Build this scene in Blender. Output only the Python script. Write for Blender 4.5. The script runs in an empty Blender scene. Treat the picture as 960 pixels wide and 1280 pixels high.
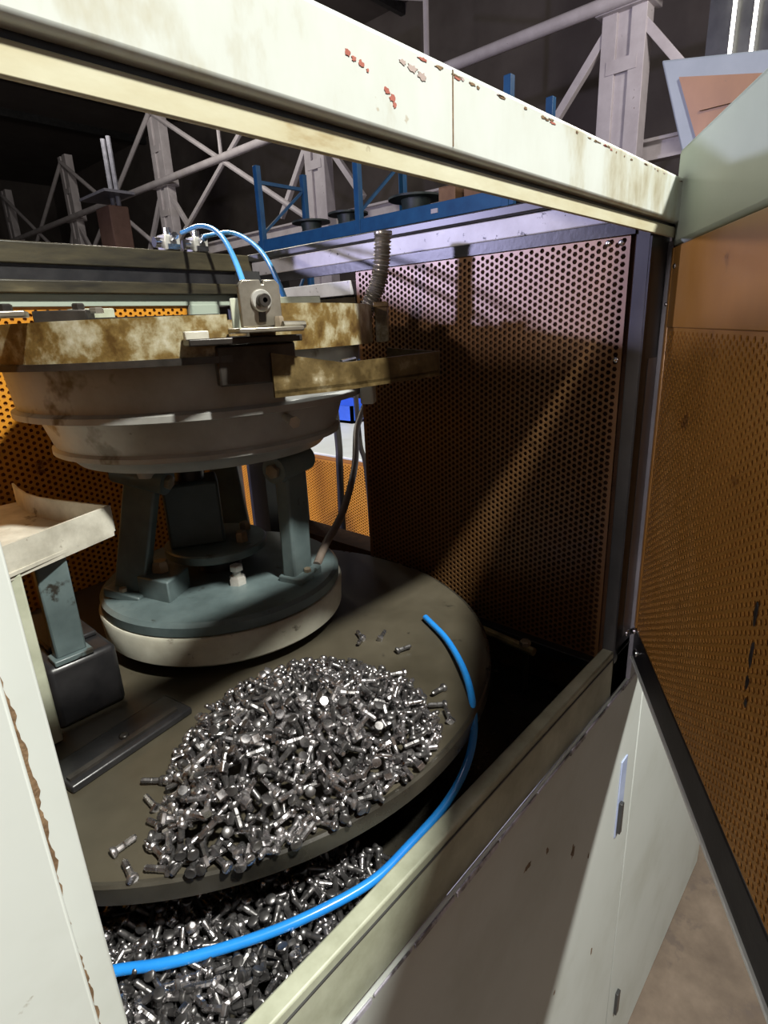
import bpy, bmesh, math, random
from mathutils import Vector, Matrix
random.seed(7)
scn = bpy.context.scene
col = scn.collection

# ------------------------------------------------------------------ camera, world, lights, exposure
cam_d = bpy.data.cameras.new('camera'); cam = bpy.data.objects.new('camera', cam_d); col.objects.link(cam)
cam_d.sensor_fit = 'HORIZONTAL'; cam_d.sensor_width = 36.0; cam_d.lens = 27.0
cam_d.clip_start = 0.01; cam_d.clip_end = 200
RX = (0.66886, -0.74211, -0.04351); RU = (0.25591, 0.17491, 0.95074); RF = (0.69795, 0.64705, -0.30691)
m = Matrix(((RX[0], RU[0], -RF[0], 0), (RX[1], RU[1], -RF[1], 0), (RX[2], RU[2], -RF[2], 1.55), (0, 0, 0, 1)))
cam.matrix_world = m
scn.camera = cam
vs = scn.view_settings
vs.view_transform = 'Standard'; vs.look = 'None'; vs.gamma = 1.0; vs.use_curve_mapping = False
vs.exposure = 0.0

w = bpy.data.worlds.new('hall_air'); scn.world = w; w.use_nodes = True
bg = w.node_tree.nodes['Background']; bg.inputs[0].default_value = (0.75, 0.72, 0.68, 1); bg.inputs[1].default_value = 0.06

def lamp(name, kind, loc, target, power, colour, size=0.3, size_y=None):
    d = bpy.data.lights.new(name, kind); d.energy = power; d.color = colour
    if kind == 'AREA':
        if size_y: d.shape = 'RECTANGLE'; d.size = size; d.size_y = size_y
        else: d.shape = 'DISK'; d.size = size
    else: d.shadow_soft_size = size
    o = bpy.data.objects.new(name, d); col.objects.link(o); o.location = loc
    if target is not None:
        o.rotation_euler = (Vector(target) - Vector(loc)).to_track_quat('-Z', 'Y').to_euler()
    return o
lamp('hall_lamp_front', 'AREA', (0.20, -0.99, 3.57), (0.3, 0.35, 1.3), 165, (1.0, 0.99, 0.91), 0.14)
lamp('hall_lamp_behind', 'AREA', (-5.0, 5.0, 2.85), (0.6, 0.4, 1.55), 460, (0.64, 0.62, 1.0), 0.35)
lamp('hall_lamp_left', 'AREA', (-5.0, 0.05, 2.9), (0.5, 0.1, 1.35), 135, (1.0, 0.90, 0.88), 0.35)
lamp('hall_lamp_bay', 'POINT', (6.8, 0.8, 5.2), None, 330, (1.0, 0.93, 0.90), 0.3)
lamp('hall_lamp_aisle', 'POINT', (5.5, 12.0, 6.5), None, 420, (1.0, 0.95, 0.88), 0.3)
lamp('side_lamp', 'POINT', (0.92, 1.75, 2.3), None, 16, (1.0, 0.90, 0.72), 0.1)

# ------------------------------------------------------------------ materials
MATS = {}
def nodes(name):
    mt = bpy.data.materials.new(name); mt.use_nodes = True
    nt = mt.node_tree; b = nt.nodes['Principled BSDF']
    return mt, nt, b
def noise(nt, scale, detail=6, rough=0.6, stretch=None):
    tc = nt.nodes.new('ShaderNodeTexCoord'); n = nt.nodes.new('ShaderNodeTexNoise')
    n.inputs['Scale'].default_value = scale; n.inputs['Detail'].default_value = detail; n.inputs['Roughness'].default_value = rough
    if stretch:
        mp = nt.nodes.new('ShaderNodeMapping'); mp.inputs['Scale'].default_value = stretch
        nt.links.new(tc.outputs['Object'], mp.inputs['Vector']); nt.links.new(mp.outputs[0], n.inputs['Vector'])
    else: nt.links.new(tc.outputs['Object'], n.inputs['Vector'])
    return n
def ramp(nt, src, stops):
    r = nt.nodes.new('ShaderNodeValToRGB'); e = r.color_ramp.elements
    e[0].position, e[0].color = stops[0][0], (*stops[0][1], 1)
    e[1].position, e[1].color = stops[-1][0], (*stops[-1][1], 1)
    for p, c in stops[1:-1]:
        x = e.new(p); x.color = (*c, 1)
    nt.links.new(src, r.inputs[0]); return r
def mat(name, stops, scale=8, rough=0.5, metal=0.0, bump=0.0, detail=6, stretch=None, spots=None, rvar=0.0, bscale=None, coat=0.0):
    """stops: ramp over noise; spots=(colour, scale, threshold) small dirt marks"""
    mt, nt, b = nodes(name)
    n = noise(nt, scale, detail, 0.62, stretch)
    r = ramp(nt, n.outputs['Fac'], stops)
    out = r.outputs[0]
    if spots:
        for sc, ss, th in spots:
            n2 = noise(nt, ss, 5, 0.65)
            r2 = ramp(nt, n2.outputs['Fac'], [(th, (0, 0, 0)), (th + 0.06, (1, 1, 1))])
            mx = nt.nodes.new('ShaderNodeMixRGB'); mx.inputs['Color2'].default_value = (*sc, 1)
            nt.links.new(r2.outputs[0], mx.inputs['Fac']); nt.links.new(out, mx.inputs['Color1']); out = mx.outputs[0]
    nt.links.new(out, b.inputs['Base Color'])
    b.inputs['Metallic'].default_value = metal; b.inputs['Roughness'].default_value = rough
    b.inputs['Coat Weight'].default_value = coat
    if rvar:
        rr = ramp(nt, n.outputs['Fac'], [(0.3, (rough - rvar,) * 3), (0.7, (rough + rvar,) * 3)])
        nt.links.new(rr.outputs[0], b.inputs['Roughness'])
    if bump:
        bn = noise(nt, bscale or scale * 4, 4)
        bp = nt.nodes.new('ShaderNodeBump'); bp.inputs['Strength'].default_value = bump; bp.inputs['Distance'].default_value = 0.002
        nt.links.new(bn.outputs['Fac'], bp.inputs['Height']); nt.links.new(bp.outputs[0], b.inputs['Normal'])
    MATS[name] = mt; return mt
def emit(name, c, s):
    mt, nt, b = nodes(name); b.inputs['Base Color'].default_value = (*c, 1)
    b.inputs['Emission Color'].default_value = (*c, 1); b.inputs['Emission Strength'].default_value = s
    MATS[name] = mt; return mt

mat('paint_white', [(0.25, (0.45, 0.47, 0.43)), (0.5, (0.54, 0.57, 0.545)), (0.8, (0.58, 0.61, 0.59))], 5, 0.38, bump=0.05, spots=[((0.20, 0.15, 0.09), 38, 0.70)])
mat('paint_beam', [(0.30, (0.30, 0.26, 0.17)), (0.40, (0.44, 0.43, 0.35)), (0.50, (0.53, 0.555, 0.52)), (0.7, (0.565, 0.595, 0.57))], 15, 0.36, bump=0.06, stretch=(1.2, 1, 0.55), spots=[((0.30, 0.20, 0.09), 30, 0.70)])
mat('paint_lip', [(0.3, (0.30, 0.21, 0.09)), (0.42, (0.46, 0.42, 0.28)), (0.7, (0.56, 0.55, 0.42))], 16, 0.42, bump=0.1, stretch=(0.6, 1, 2), spots=[((0.16, 0.11, 0.06), 34, 0.67)])
mat('paint_door', [(0.3, (0.26, 0.31, 0.255)), (0.7, (0.34, 0.39, 0.325))], 4, 0.42, bump=0.04)
mat('paint_green_dirty', [(0.3, (0.22, 0.23, 0.16)), (0.6, (0.42, 0.44, 0.34)), (0.8, (0.5, 0.52, 0.43))], 12, 0.5, bump=0.1)
mat('paint_rail', [(0.3, (0.34, 0.33, 0.33)), (0.7, (0.56, 0.56, 0.58))], 14, 0.4, bump=0.1, spots=[((0.03, 0.025, 0.02), 70, 0.63)])
mat('grimy_rail', [(0.35, (0.014, 0.012, 0.008)), (0.6, (0.05, 0.042, 0.023)), (0.8, (0.13, 0.11, 0.06))], 14, 0.4, bump=0.2, stretch=(0.5, 1, 3))
mat('rust', [(0.3, (0.085, 0.045, 0.02)), (0.7, (0.24, 0.155, 0.085))], 160, 0.8, bump=0.3)
mat('red_primer', [(0.3, (0.28, 0.07, 0.05)), (0.7, (0.42, 0.16, 0.12))], 40, 0.6)
mat('bare_grey', [(0.3, (0.30, 0.24, 0.22)), (0.7, (0.45, 0.36, 0.33))], 40, 0.5)
mat('worn_edge', [(0.4, (0.10, 0.09, 0.10)), (0.5, (0.42, 0.41, 0.48)), (0.7, (0.62, 0.60, 0.70))], 45, 0.4, bump=0.2)
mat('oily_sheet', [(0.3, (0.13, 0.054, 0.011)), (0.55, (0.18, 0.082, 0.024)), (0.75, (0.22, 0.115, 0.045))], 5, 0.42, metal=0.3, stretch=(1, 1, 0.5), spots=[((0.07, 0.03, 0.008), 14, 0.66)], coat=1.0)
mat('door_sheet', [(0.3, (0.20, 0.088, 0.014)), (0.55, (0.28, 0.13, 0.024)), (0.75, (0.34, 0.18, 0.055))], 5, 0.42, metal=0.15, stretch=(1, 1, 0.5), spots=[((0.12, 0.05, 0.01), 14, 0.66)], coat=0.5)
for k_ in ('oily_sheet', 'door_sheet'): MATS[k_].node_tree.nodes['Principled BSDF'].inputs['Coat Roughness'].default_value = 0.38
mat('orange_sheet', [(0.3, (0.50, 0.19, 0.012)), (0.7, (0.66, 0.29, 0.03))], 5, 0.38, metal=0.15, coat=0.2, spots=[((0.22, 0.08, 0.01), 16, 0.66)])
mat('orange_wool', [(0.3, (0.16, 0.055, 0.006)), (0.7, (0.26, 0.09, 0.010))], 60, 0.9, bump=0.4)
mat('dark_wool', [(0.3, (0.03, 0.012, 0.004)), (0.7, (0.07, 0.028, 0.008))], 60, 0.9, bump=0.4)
mat('black_seal', [(0.3, (0.008, 0.008, 0.009)), (0.7, (0.022, 0.021, 0.022))], 30, 0.35, bump=0.1)
mat('dark_frame', [(0.3, (0.018, 0.018, 0.018)), (0.7, (0.05, 0.05, 0.05))], 10, 0.35)
mat('grey_post', [(0.3, (0.14, 0.14, 0.16)), (0.7, (0.24, 0.24, 0.27))], 10, 0.35, bump=0.05)
mat('oily_pan', [(0.35, (0.012, 0.011, 0.009)), (0.7, (0.045, 0.04, 0.03))], 12, 0.28, bump=0.1, rvar=0.12)
mat('disc_steel', [(0.3, (0.036, 0.031, 0.021)), (0.55, (0.058, 0.050, 0.034)), (0.8, (0.08, 0.069, 0.047))], 7, 0.42, metal=0.0, bump=0.05, rvar=0.1, spots=[((0.015, 0.013, 0.01), 26, 0.66)])
mat('bolt_steel', [(0.3, (0.29, 0.28, 0.285)), (0.7, (0.54, 0.52, 0.53))], 90, 0.27, metal=0.95, rvar=0.1)
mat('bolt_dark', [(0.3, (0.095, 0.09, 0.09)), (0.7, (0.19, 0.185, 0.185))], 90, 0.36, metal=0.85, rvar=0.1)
mat('bowl_paint', [(0.3, (0.19, 0.185, 0.165)), (0.55, (0.33, 0.335, 0.325)), (0.8, (0.42, 0.43, 0.43))], 6, 0.38, bump=0.06, spots=[((0.03, 0.025, 0.018), 45, 0.68), ((0.10, 0.08, 0.05), 9, 0.60)])
mat('rim_stained', [(0.36, (0.075, 0.042, 0.012)), (0.48, (0.16, 0.105, 0.034)), (0.56, (0.30, 0.26, 0.155)), (0.70, (0.50, 0.48, 0.38))], 36, 0.33, bump=0.15, detail=9, spots=[((0.06, 0.035, 0.012), 40, 0.66)])
mat('tray_stained', [(0.38, (0.05, 0.034, 0.013)), (0.54, (0.12, 0.085, 0.035)), (0.64, (0.24, 0.20, 0.12)), (0.74, (0.6, 0.57, 0.46))], 34, 0.33, bump=0.15, detail=9)
mat('tray_zinc', [(0.3, (0.36, 0.34, 0.28)), (0.6, (0.56, 0.54, 0.46)), (0.75, (0.66, 0.64, 0.56))], 26, 0.4, metal=0.1, bump=0.15, spots=[((0.16, 0.13, 0.09), 30, 0.64)])
mat('steel_bracket', [(0.3, (0.20, 0.18, 0.14)), (0.7, (0.42, 0.39, 0.33))], 30, 0.3, metal=0.7, bump=0.1)
mat('dark_steel', [(0.3, (0.02, 0.018, 0.016)), (0.7, (0.07, 0.062, 0.055))], 25, 0.35, metal=0.5, bump=0.1)
mat('teal_paint', [(0.3, (0.04, 0.056, 0.057)), (0.55, (0.085, 0.115, 0.117)), (0.8, (0.145, 0.185, 0.182))], 10, 0.4, bump=0.08, spots=[((0.02, 0.018, 0.014), 26, 0.64)])
mat('teal_dark', [(0.3, (0.015, 0.024, 0.025)), (0.7, (0.045, 0.065, 0.068))], 12, 0.42, bump=0.08)
mat('base_cream', [(0.3, (0.26, 0.245, 0.19)), (0.6, (0.44, 0.43, 0.36)), (0.8, (0.52, 0.51, 0.44))], 10, 0.42, bump=0.08, spots=[((0.05, 0.04, 0.025), 24, 0.62)])
mat('zinc_bolt', [(0.3, (0.36, 0.35, 0.32)), (0.7, (0.52, 0.51, 0.47))], 40, 0.35, metal=0.4)
mat('rusty_bolt', [(0.3, (0.16, 0.125, 0.085)), (0.7, (0.30, 0.25, 0.18))], 40, 0.5, metal=0.4)
mat('chrome', [(0.3, (0.6, 0.6, 0.63)), (0.7, (0.75, 0.75, 0.8))], 40, 0.18, metal=1.0)
mat('blue_hose', [(0.3, (0.012, 0.17, 0.55)), (0.7, (0.02, 0.25, 0.70))], 20, 0.25, coat=0.3)
mat('cyan_hose', [(0.3, (0.05, 0.24, 0.48)), (0.7, (0.09, 0.33, 0.60))], 20, 0.25, coat=0.3)
mat('black_cable', [(0.3, (0.012, 0.010, 0.009)), (0.7, (0.03, 0.025, 0.02))], 20, 0.45)
mat('brown_cable', [(0.3, (0.07, 0.055, 0.045)), (0.7, (0.14, 0.11, 0.09))], 20, 0.45)
mat('brass_strip', [(0.3, (0.10, 0.08, 0.03)), (0.7, (0.34, 0.28, 0.13))], 40, 0.4, metal=0.3)
mat('column_white', [(0.3, (0.46, 0.42, 0.42)), (0.7, (0.62, 0.58, 0.58))], 3, 0.6, bump=0.05, spots=[((0.22, 0.17, 0.15), 12, 0.68)])
mat('hall_wall_paint', [(0.3, (0.12, 0.10, 0.09)), (0.7, (0.16, 0.138, 0.125))], 1.2, 0.85)
mat('hall_roof_sheet', [(0.3, (0.11, 0.092, 0.084)), (0.7, (0.15, 0.128, 0.118))], 0.8, 0.85)
mat('concrete', [(0.3, (0.09, 0.065, 0.048)), (0.55, (0.14, 0.105, 0.078)), (0.75, (0.19, 0.145, 0.11))], 9, 0.6, bump=0.1, spots=[((0.10, 0.075, 0.06), 7, 0.60)])
mat('rack_blue', [(0.3, (0.012, 0.08, 0.20)), (0.7, (0.02, 0.125, 0.28))], 6, 0.45)
mat('reel_dark', [(0.3, (0.02, 0.03, 0.025)), (0.7, (0.05, 0.065, 0.055))], 8, 0.5)
mat('carton_brown', [(0.3, (0.22, 0.12, 0.06)), (0.7, (0.34, 0.20, 0.10))], 8, 0.7)
mat('box_brown', [(0.3, (0.16, 0.09, 0.06)), (0.7, (0.24, 0.14, 0.10))], 4, 0.7)
mat('bluegrey_paint', [(0.3, (0.13, 0.15, 0.175)), (0.7, (0.19, 0.21, 0.24))], 4, 0.45)
mat('bin_blue', [(0.3, (0.01, 0.06, 0.42)), (0.7, (0.02, 0.10, 0.55))], 8, 0.4)
mat('latch_blue', [(0.3, (0.30, 0.36, 0.55)), (0.7, (0.45, 0.52, 0.72))], 20, 0.35)
emit('tube_glow', (1.0, 0.97, 0.86), 6.0)

# ------------------------------------------------------------------ mesh helpers
class MB:
    def __init__(s): s.v = []; s.f = []; s.smooth = []
    def add(s, vs, fs, sm=False):
        k = len(s.v); s.v += [tuple(p) for p in vs]
        for f in fs: s.f.append(tuple(i + k for i in f)); s.smooth.append(sm)
        return s
    def box(s, x0, x1, y0, y1, z0, z1):
        return s.add([(x0,y0,z0),(x1,y0,z0),(x1,y1,z0),(x0,y1,z0),(x0,y0,z1),(x1,y0,z1),(x1,y1,z1),(x0,y1,z1)],
                     [(0,3,2,1),(4,5,6,7),(0,1,5,4),(1,2,6,5),(2,3,7,6),(3,0,4,7)])
    def obox(s, c, ax, ay, az):
        """oriented box: centre, three half vectors"""
        c = Vector(c); ax, ay, az = Vector(ax), Vector(ay), Vector(az)
        P = [c + i*ax + j*ay + k*az for k in (-1,1) for j, i in ((-1,-1),(-1,1),(1,1),(1,-1))]
        return s.add(P, [(0,3,2,1),(4,5,6,7),(0,1,5,4),(1,2,6,5),(2,3,7,6),(3,0,4,7)])
    def bar(s, a, b, w, h, up=(0,0,1)):
        a, b = Vector(a), Vector(b); d = (b - a); L = d.length; d.normalize()
        sd = d.cross(Vector(up));
        if sd.length < 1e-4: sd = d.cross(Vector((1,0,0)))
        sd.normalize(); u = sd.cross(d)
        return s.obox((a + b) / 2, d * L / 2, sd * w / 2, u * h / 2)
    def prism(s, pts, z0, z1):
        n = len(pts)
        return s.add([(x,y,z0) for x,y in pts] + [(x,y,z1) for x,y in pts],
                     [tuple(range(n))[::-1], tuple(range(n, 2*n))] + [(i, (i+1) % n, n + (i+1) % n, n + i) for i in range(n)])
    def extr(s, pts, off):
        """planar polygon of 3D points extruded by an offset vector"""
        n = len(pts); off = Vector(off)
        return s.add([Vector(p) for p in pts] + [Vector(p) + off for p in pts],
                     [tuple(range(n))[::-1], tuple(range(n, 2*n))] + [(i, (i+1) % n, n + (i+1) % n, n + i) for i in range(n)])
    def lathe(s, prof, c=(0,0,0), seg=48, a0=0.0, a1=None, axis=None):
        """revolve (r,z); axis: direction of the spin axis"""
        full = a1 is None
        n = seg if full else seg + 1
        q = Vector((0,0,1)).rotation_difference(Vector(axis).normalized()) if axis is not None else None
        V = []; F = []
        for r, z in prof:
            for i in range(n):
                a = a0 + (2*math.pi*i/seg if full else (a1 - a0)*i/seg)
                p = Vector((r*math.cos(a), r*math.sin(a), z))
                if q: p = q @ p
                V.append(p + Vector(c))
        for k in range(len(prof) - 1):
            for i in range(seg):
                j = (i+1) % n if full else i+1
                F.append((k*n+i, k*n+j, (k+1)*n+j, (k+1)*n+i))
        return s.add(V, F, True)
    def cyl(s, a, b, r, seg=16, r2=None):
        a, b = Vector(a), Vector(b); h = (b - a).length; r2 = r if r2 is None else r2
        return s.lathe([(0,0),(r,0),(r,0),(r2,h),(r2,h),(0,h)], a, seg, axis=(b - a))
    def tube(s, pts, r, seg=10, radii=None):
        pts = [Vector(p) for p in pts]; n = len(pts); V = []; F = []
        t0 = (pts[1] - pts[0]).normalized(); nrm = t0.orthogonal().normalized()
        for i, p in enumerate(pts):
            t = (pts[min(i+1, n-1)] - pts[max(i-1, 0)]).normalized()
            nrm = (nrm - t * nrm.dot(t)).normalized(); bn = t.cross(nrm)
            rr = radii[i] if radii else r
            for k in range(seg):
                a = 2*math.pi*k/seg; V.append(p + rr*(math.cos(a)*nrm + math.sin(a)*bn))
        for i in range(n-1):
            for k in range(seg):
                k2 = (k+1) % seg; F.append((i*seg+k, i*seg+k2, (i+1)*seg+k2, (i+1)*seg+k))
        F.append(tuple(range(seg))[::-1]); F.append(tuple(range((n-1)*seg, n*seg)))
        return s.add(V, F, True)
    def mesh(s, name, material):
        me = bpy.data.meshes.new(name); me.from_pydata(s.v, [], s.f)
        me.polygons.foreach_set('use_smooth', s.smooth)
        me.materials.append(MATS[material]); me.update()
        bm = bmesh.new(); bm.from_mesh(me); bmesh.ops.remove_doubles(bm, verts=bm.verts, dist=1e-6)
        bmesh.ops.recalc_face_normals(bm, faces=bm.faces); bm.to_mesh(me); bm.free()
        me.set_sharp_from_angle(angle=math.radians(38))
        return me
    def build(s, name, material, parent=None, bevel=0.0, solid=0.0, seg=2):
        o = bpy.data.objects.new(name, s.mesh(name, material)); col.objects.link(o)
        if solid:
            md = o.modifiers.new('thickness', 'SOLIDIFY'); md.thickness = solid; md.offset = 0
        if bevel:
            md = o.modifiers.new('edge', 'BEVEL'); md.width = bevel; md.segments = seg; md.limit_method = 'ANGLE'; md.angle_limit = math.radians(40)
        if parent: attach(o, parent)
        return o
def attach(o, parent):
    o.parent = parent
    if parent.type == 'EMPTY': o.matrix_parent_inverse = Matrix.Translation(-parent.location)
def tag(o, label, cat, group=None, kind=None):
    if label: o['label'] = label
    if cat: o['category'] = cat
    if group: o['group'] = group
    if kind: o['kind'] = kind
    return o
def thing(name, loc, label, cat, group=None):
    o = bpy.data.objects.new(name, None); col.objects.link(o); o.location = loc; o.empty_display_size = 0.05
    return tag(o, label, cat, group)
def copy_tree(o, parent=None):
    c = o.copy(); col.objects.link(c)
    if parent:
        c.parent = parent; c.matrix_parent_inverse = o.matrix_parent_inverse.copy()
    for ch in list(o.children): copy_tree(ch, c)
    return c
def spline(pts, n=12):
    P = [Vector(p) for p in pts]; P = [2*P[0]-P[1]] + P + [2*P[-1]-P[-2]]; out = []
    for i in range(1, len(P)-2):
        a, b, c, d = P[i-1], P[i], P[i+1], P[i+2]
        for k in range(n):
            t = k/n
            out.append(0.5*((2*b) + (c-a)*t + (2*a-5*b+4*c-d)*t*t + (3*b-a-3*c+d)*t**3))
    out.append(P[-2]); return out
def perforated(name, material, parent, origin, U, V, N, lu, lv, pitch=0.0082, hole=0.0031, thick=0.0012):
    """sheet with real staggered holes: U, V unit vectors in the sheet, N towards the room"""
    origin, U, V, N = Vector(origin), Vector(U), Vector(V), Vector(N)
    mb_v = []; mb_f = []
    R = pitch / math.sqrt(3); dv = pitch; du = pitch*math.sqrt(3)/2
    nu = int(lu/du); nv = int(lv/dv)
    key = {}
    def vid(u, v, d):
        u = min(max(u, 0), lu); v = min(max(v, 0), lv)
        k = (round(u*1e5), round(v*1e5), d)
        if k not in key:
            key[k] = len(mb_v); mb_v.append(origin + U*u + V*v - N*(thick if d else 0))
        return key[k]
    for i in range(nu+2):
        for j in range(-1, nv+2):
            cu = i*du; cv = j*dv + (dv/2 if i % 2 else 0)
            outer = []; inner = []; deep = []
            edge = not (hole < cu < lu-hole and hole < cv < lv-hole)
            if cu - R > lu or cv - R > lv or cu + R < 0 or cv + R < 0: continue
            for k in range(6):
                a = math.pi/3*k
                outer.append(vid(cu + R*math.cos(a), cv + R*math.sin(a), 0))
                if not edge:
                    inner.append(vid(cu + hole*math.cos(a), cv + hole*math.sin(a), 0))
                    deep.append(vid(cu + hole*math.cos(a), cv + hole*math.sin(a), 1))
            if edge:
                f = []
                for x in outer:
                    if x not in f: f.append(x)
                if len(f) > 2: mb_f.append(tuple(f))
                continue
            for k in range(6):
                k2 = (k+1) % 6
                f = []
                for x in (outer[k], outer[k2], inner[k2], inner[k]):
                    if x not in f: f.append(x)
                if len(f) > 2: mb_f.append(tuple(f))
                mb_f.append((inner[k], inner[k2], deep[k2], deep[k]))
    me = bpy.data.meshes.new(name); me.from_pydata(mb_v, [], mb_f); me.materials.append(MATS[material]); me.update()
    o = bpy.data.objects.new(name, me); col.objects.link(o)
    if parent: attach(o, parent)
    return o
def screw(name, c, n, r, h, material, parent, seg=12):
    n = Vector(n).normalized(); c = Vector(c)
    b = MB().lathe([(0, h), (r*0.55, h), (r*0.85, h*0.75), (r, h*0.3), (r, 0), (0, 0)], c, seg, axis=n)
    return b.build(name, material, parent)
def hexbolt(name, c, n, r, h, material, parent):
    n = Vector(n).normalized(); c = Vector(c)
    b = MB().lathe([(0, h), (r*0.8, h), (r, h*0.8), (r, 0), (0, 0)], c, 6, axis=n)
    b.smooth = [False]*len(b.f)
    return b.build(name, material, parent)

# ------------------------------------------------------------------ the hall
def struct(o): o['kind'] = 'structure'; return o
struct(MB().box(-12, 14.2, -10, 36, -0.10, 0.0).build('floor', 'concrete'))
struct(MB().box(14, 14.2, -10, 36, 0, 11).build('wall_right', 'hall_wall_paint'))
struct(MB().box(-12, 14, 36, 36.2, 0, 11).build('wall_back', 'hall_wall_paint'))
roof = struct(MB().box(-12.2, 14.2, -10.2, 36.2, 9.4, 9.5).build('ceiling', 'hall_roof_sheet'))
for i, y in enumerate((1.0, 4.5, 8, 11.5, 15, 18.5, 22, 25.5)):
    MB().box(-12, 14, y-0.07, y+0.07, 9.15, 9.4).build('roof_beam', 'dark_frame', roof)

# columns of the bay row: spacing 6 m, laced steel
col_y = [3.62, 9.70, 15.70, 21.65, 27.65]
col_lab = ['white laced steel column rising behind the right end of the machine beam',
           'pale steel column standing behind the blue storage rack',
           'tall grey steel column above the pneumatic valves on the back rail',
           'grey steel column second from the left edge of the photo',
           'dim steel column at the far left edge of the photo']
def make_column():
    r = thing('steel_column', (9, 0, 0), 'x', 'column', 'steel columns of the hall')
    for s in (-1, 1):
        MB().box(8.88, 9.12, s*0.19-0.10, s*0.19+0.10, 0, 7.2).build('flange', 'column_white', r, 0.008)
    MB().box(8.92, 9.03, -0.16, 0.16, 0, 7.2).build('web', 'column_white', r)
    for k in range(4):
        z = 1.6 + k*1.5
        MB().box(8.87, 8.885, -0.2, 0.2, z, z+0.16).build('batten', 'column_white', r)
    for s in (-1, 1):
        MB().bar((8.95, s*0.2, 5.15), (8.95, s*1.25, 3.9), 0.11, 0.10, (1,0,0)).build('brace', 'column_white', r, 0.006)
    MB().box(8.80, 9.2, -0.36, 0.36, 5.28, 5.46).build('head_plate', 'column_white', r, 0.01)
    MB().box(8.75, 9.25, -0.4, 0.4, 0, 0.06).build('base_plate', 'column_white', r)
    return r
proto = make_column()
bpy.context.view_layer.update()
for i, y in enumerate(col_y):
    o = proto if i == 0 else copy_tree(proto)
    o.location = (9, y, 0); o['label'] = col_lab[i]
# longitudinal strut and its rods
st = thing('bay_strut', (9, 12, 5.37), 'long round grey strut running between the steel columns', 'strut')
MB().tube([(8.78, -4, 5.37), (8.78, 34, 5.37)], 0.085, 10).build('strut_tube', 'column_white', st)
for y in (6.75, 12.7):
    MB().tube([(8.78, y, 5.4), (8.78, y, 7.2)], 0.045, 8).build('hanger', 'column_white', st)
    MB().tube([(8.78, y, 6.4), (8.78, y+1.4, 6.9)], 0.04, 8).build('tie_rod', 'column_white', st)
for y0, y1 in ((9.7, 15.7), (15.7, 21.65), (21.65, 27.65)):
    MB().tube([(8.84, y0, 7.0), (8.84, y1, 3.6)], 0.06, 8).build('diagonal', 'column_white', st)
    MB().tube([(8.84, y0, 3.6), (8.84, y1, 7.0)], 0.06, 8).build('diagonal', 'column_white', st)
rl = thing('runway_rail', (9.6, 12, 3.75), 'pale horizontal rail running behind the columns over the rack', 'rail')
MB().box(9.5, 9.7, -4, 34, 3.62, 3.66).build('flange', 'column_white', rl)
MB().box(9.5, 9.7, -4, 34, 3.86, 3.90).build('flange', 'column_white', rl)
MB().box(9.58, 9.62, -4, 34, 3.66, 3.86).build('web', 'column_white', rl)
for y in col_y:
    MB().box(9.12, 9.6, y-0.08, y+0.08, 3.5, 3.62).build('bracket', 'column_white', rl)
# brown control cabinet on a post, far left
cb = thing('control_box', (6, 12.6, 0), 'brown control box on a thin double pipe between far columns', 'control box')
MB().box(5.8, 6.2, 12.35, 12.95, 3.25, 4.05).build('cabinet', 'box_brown', cb, 0.02)
for dx in (-0.12, 0.12):
    MB().tube([(6.1, 12.65+dx, 0), (6.1, 12.65+dx, 5.3)], 0.045, 8).build('pipe', 'grey_post', cb)
MB().box(5.7, 6.3, 12.2, 13.4, 4.25, 4.3).build('bracket_plate', 'grey_post', cb)

# blue pallet rack
rk = thing('storage_rack', (5.3, 4.8, 0), 'blue steel storage rack standing behind the enclosure', 'rack')
ys = [6.52, 4.80, 2.98]
for x in (5.0, 5.75):
    for y in ys:
        MB().box(x-0.035, x+0.035, y-0.035, y+0.035, 0, 3.50).build('post', 'rack_blue', rk, 0.004)
    for z0 in (2.52, 1.0):
        MB().box(x-0.025, x+0.025, 2.9, 6.6, z0, z0+0.14).build('beam', 'rack_blue', rk, 0.004)
for y in ys:
    for z0, z1 in ((2.75, 3.3), (1.2, 2.4)):
        MB().bar((5.03, y, z0), (5.72, y, z1), 0.03, 0.03).build('brace', 'rack_blue', rk)
    MB().bar((5.03, y, 3.32), (5.72, y, 3.32), 0.04, 0.04).build('brace', 'rack_blue', rk)
for z0 in (2.63, 1.11):
    MB().box(4.98, 5.77, 2.9, 6.6, z0, z0+0.02).build('shelf', 'dark_frame', rk)
MB().box(4.965, 4.975, 3.72, 3.80, 2.57, 2.61).build('tag_plate', 'column_white', rk)
def reel(loc, r, label):
    t = thing('cable_reel', loc, label, 'reel', 'reels on the blue rack')
    x, y, z = loc
    MB().lathe([(0,0),(r,0),(r,0.02),(0,0.02)], (x,y,z), 28).build('flange', 'reel_dark', t)
    MB().lathe([(r*0.55,0.02),(r*0.5,0.09),(r*0.55,0.16)], (x,y,z), 20).build('drum', 'reel_dark', t)
    MB().lathe([(0,0.16),(r,0.16),(r,0.18),(0,0.18)], (x,y,z), 28).build('flange', 'reel_dark', t)
reel((5.39, 6.02, 2.661), 0.24, 'dark reel on the blue rack nearest its left post')
reel((5.39, 5.36, 2.661), 0.24, 'dark reel on the blue rack just left of the middle post')
reel((5.39, 4.32, 2.661), 0.30, 'wide dark green reel on the blue rack just right of the middle post')
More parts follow.
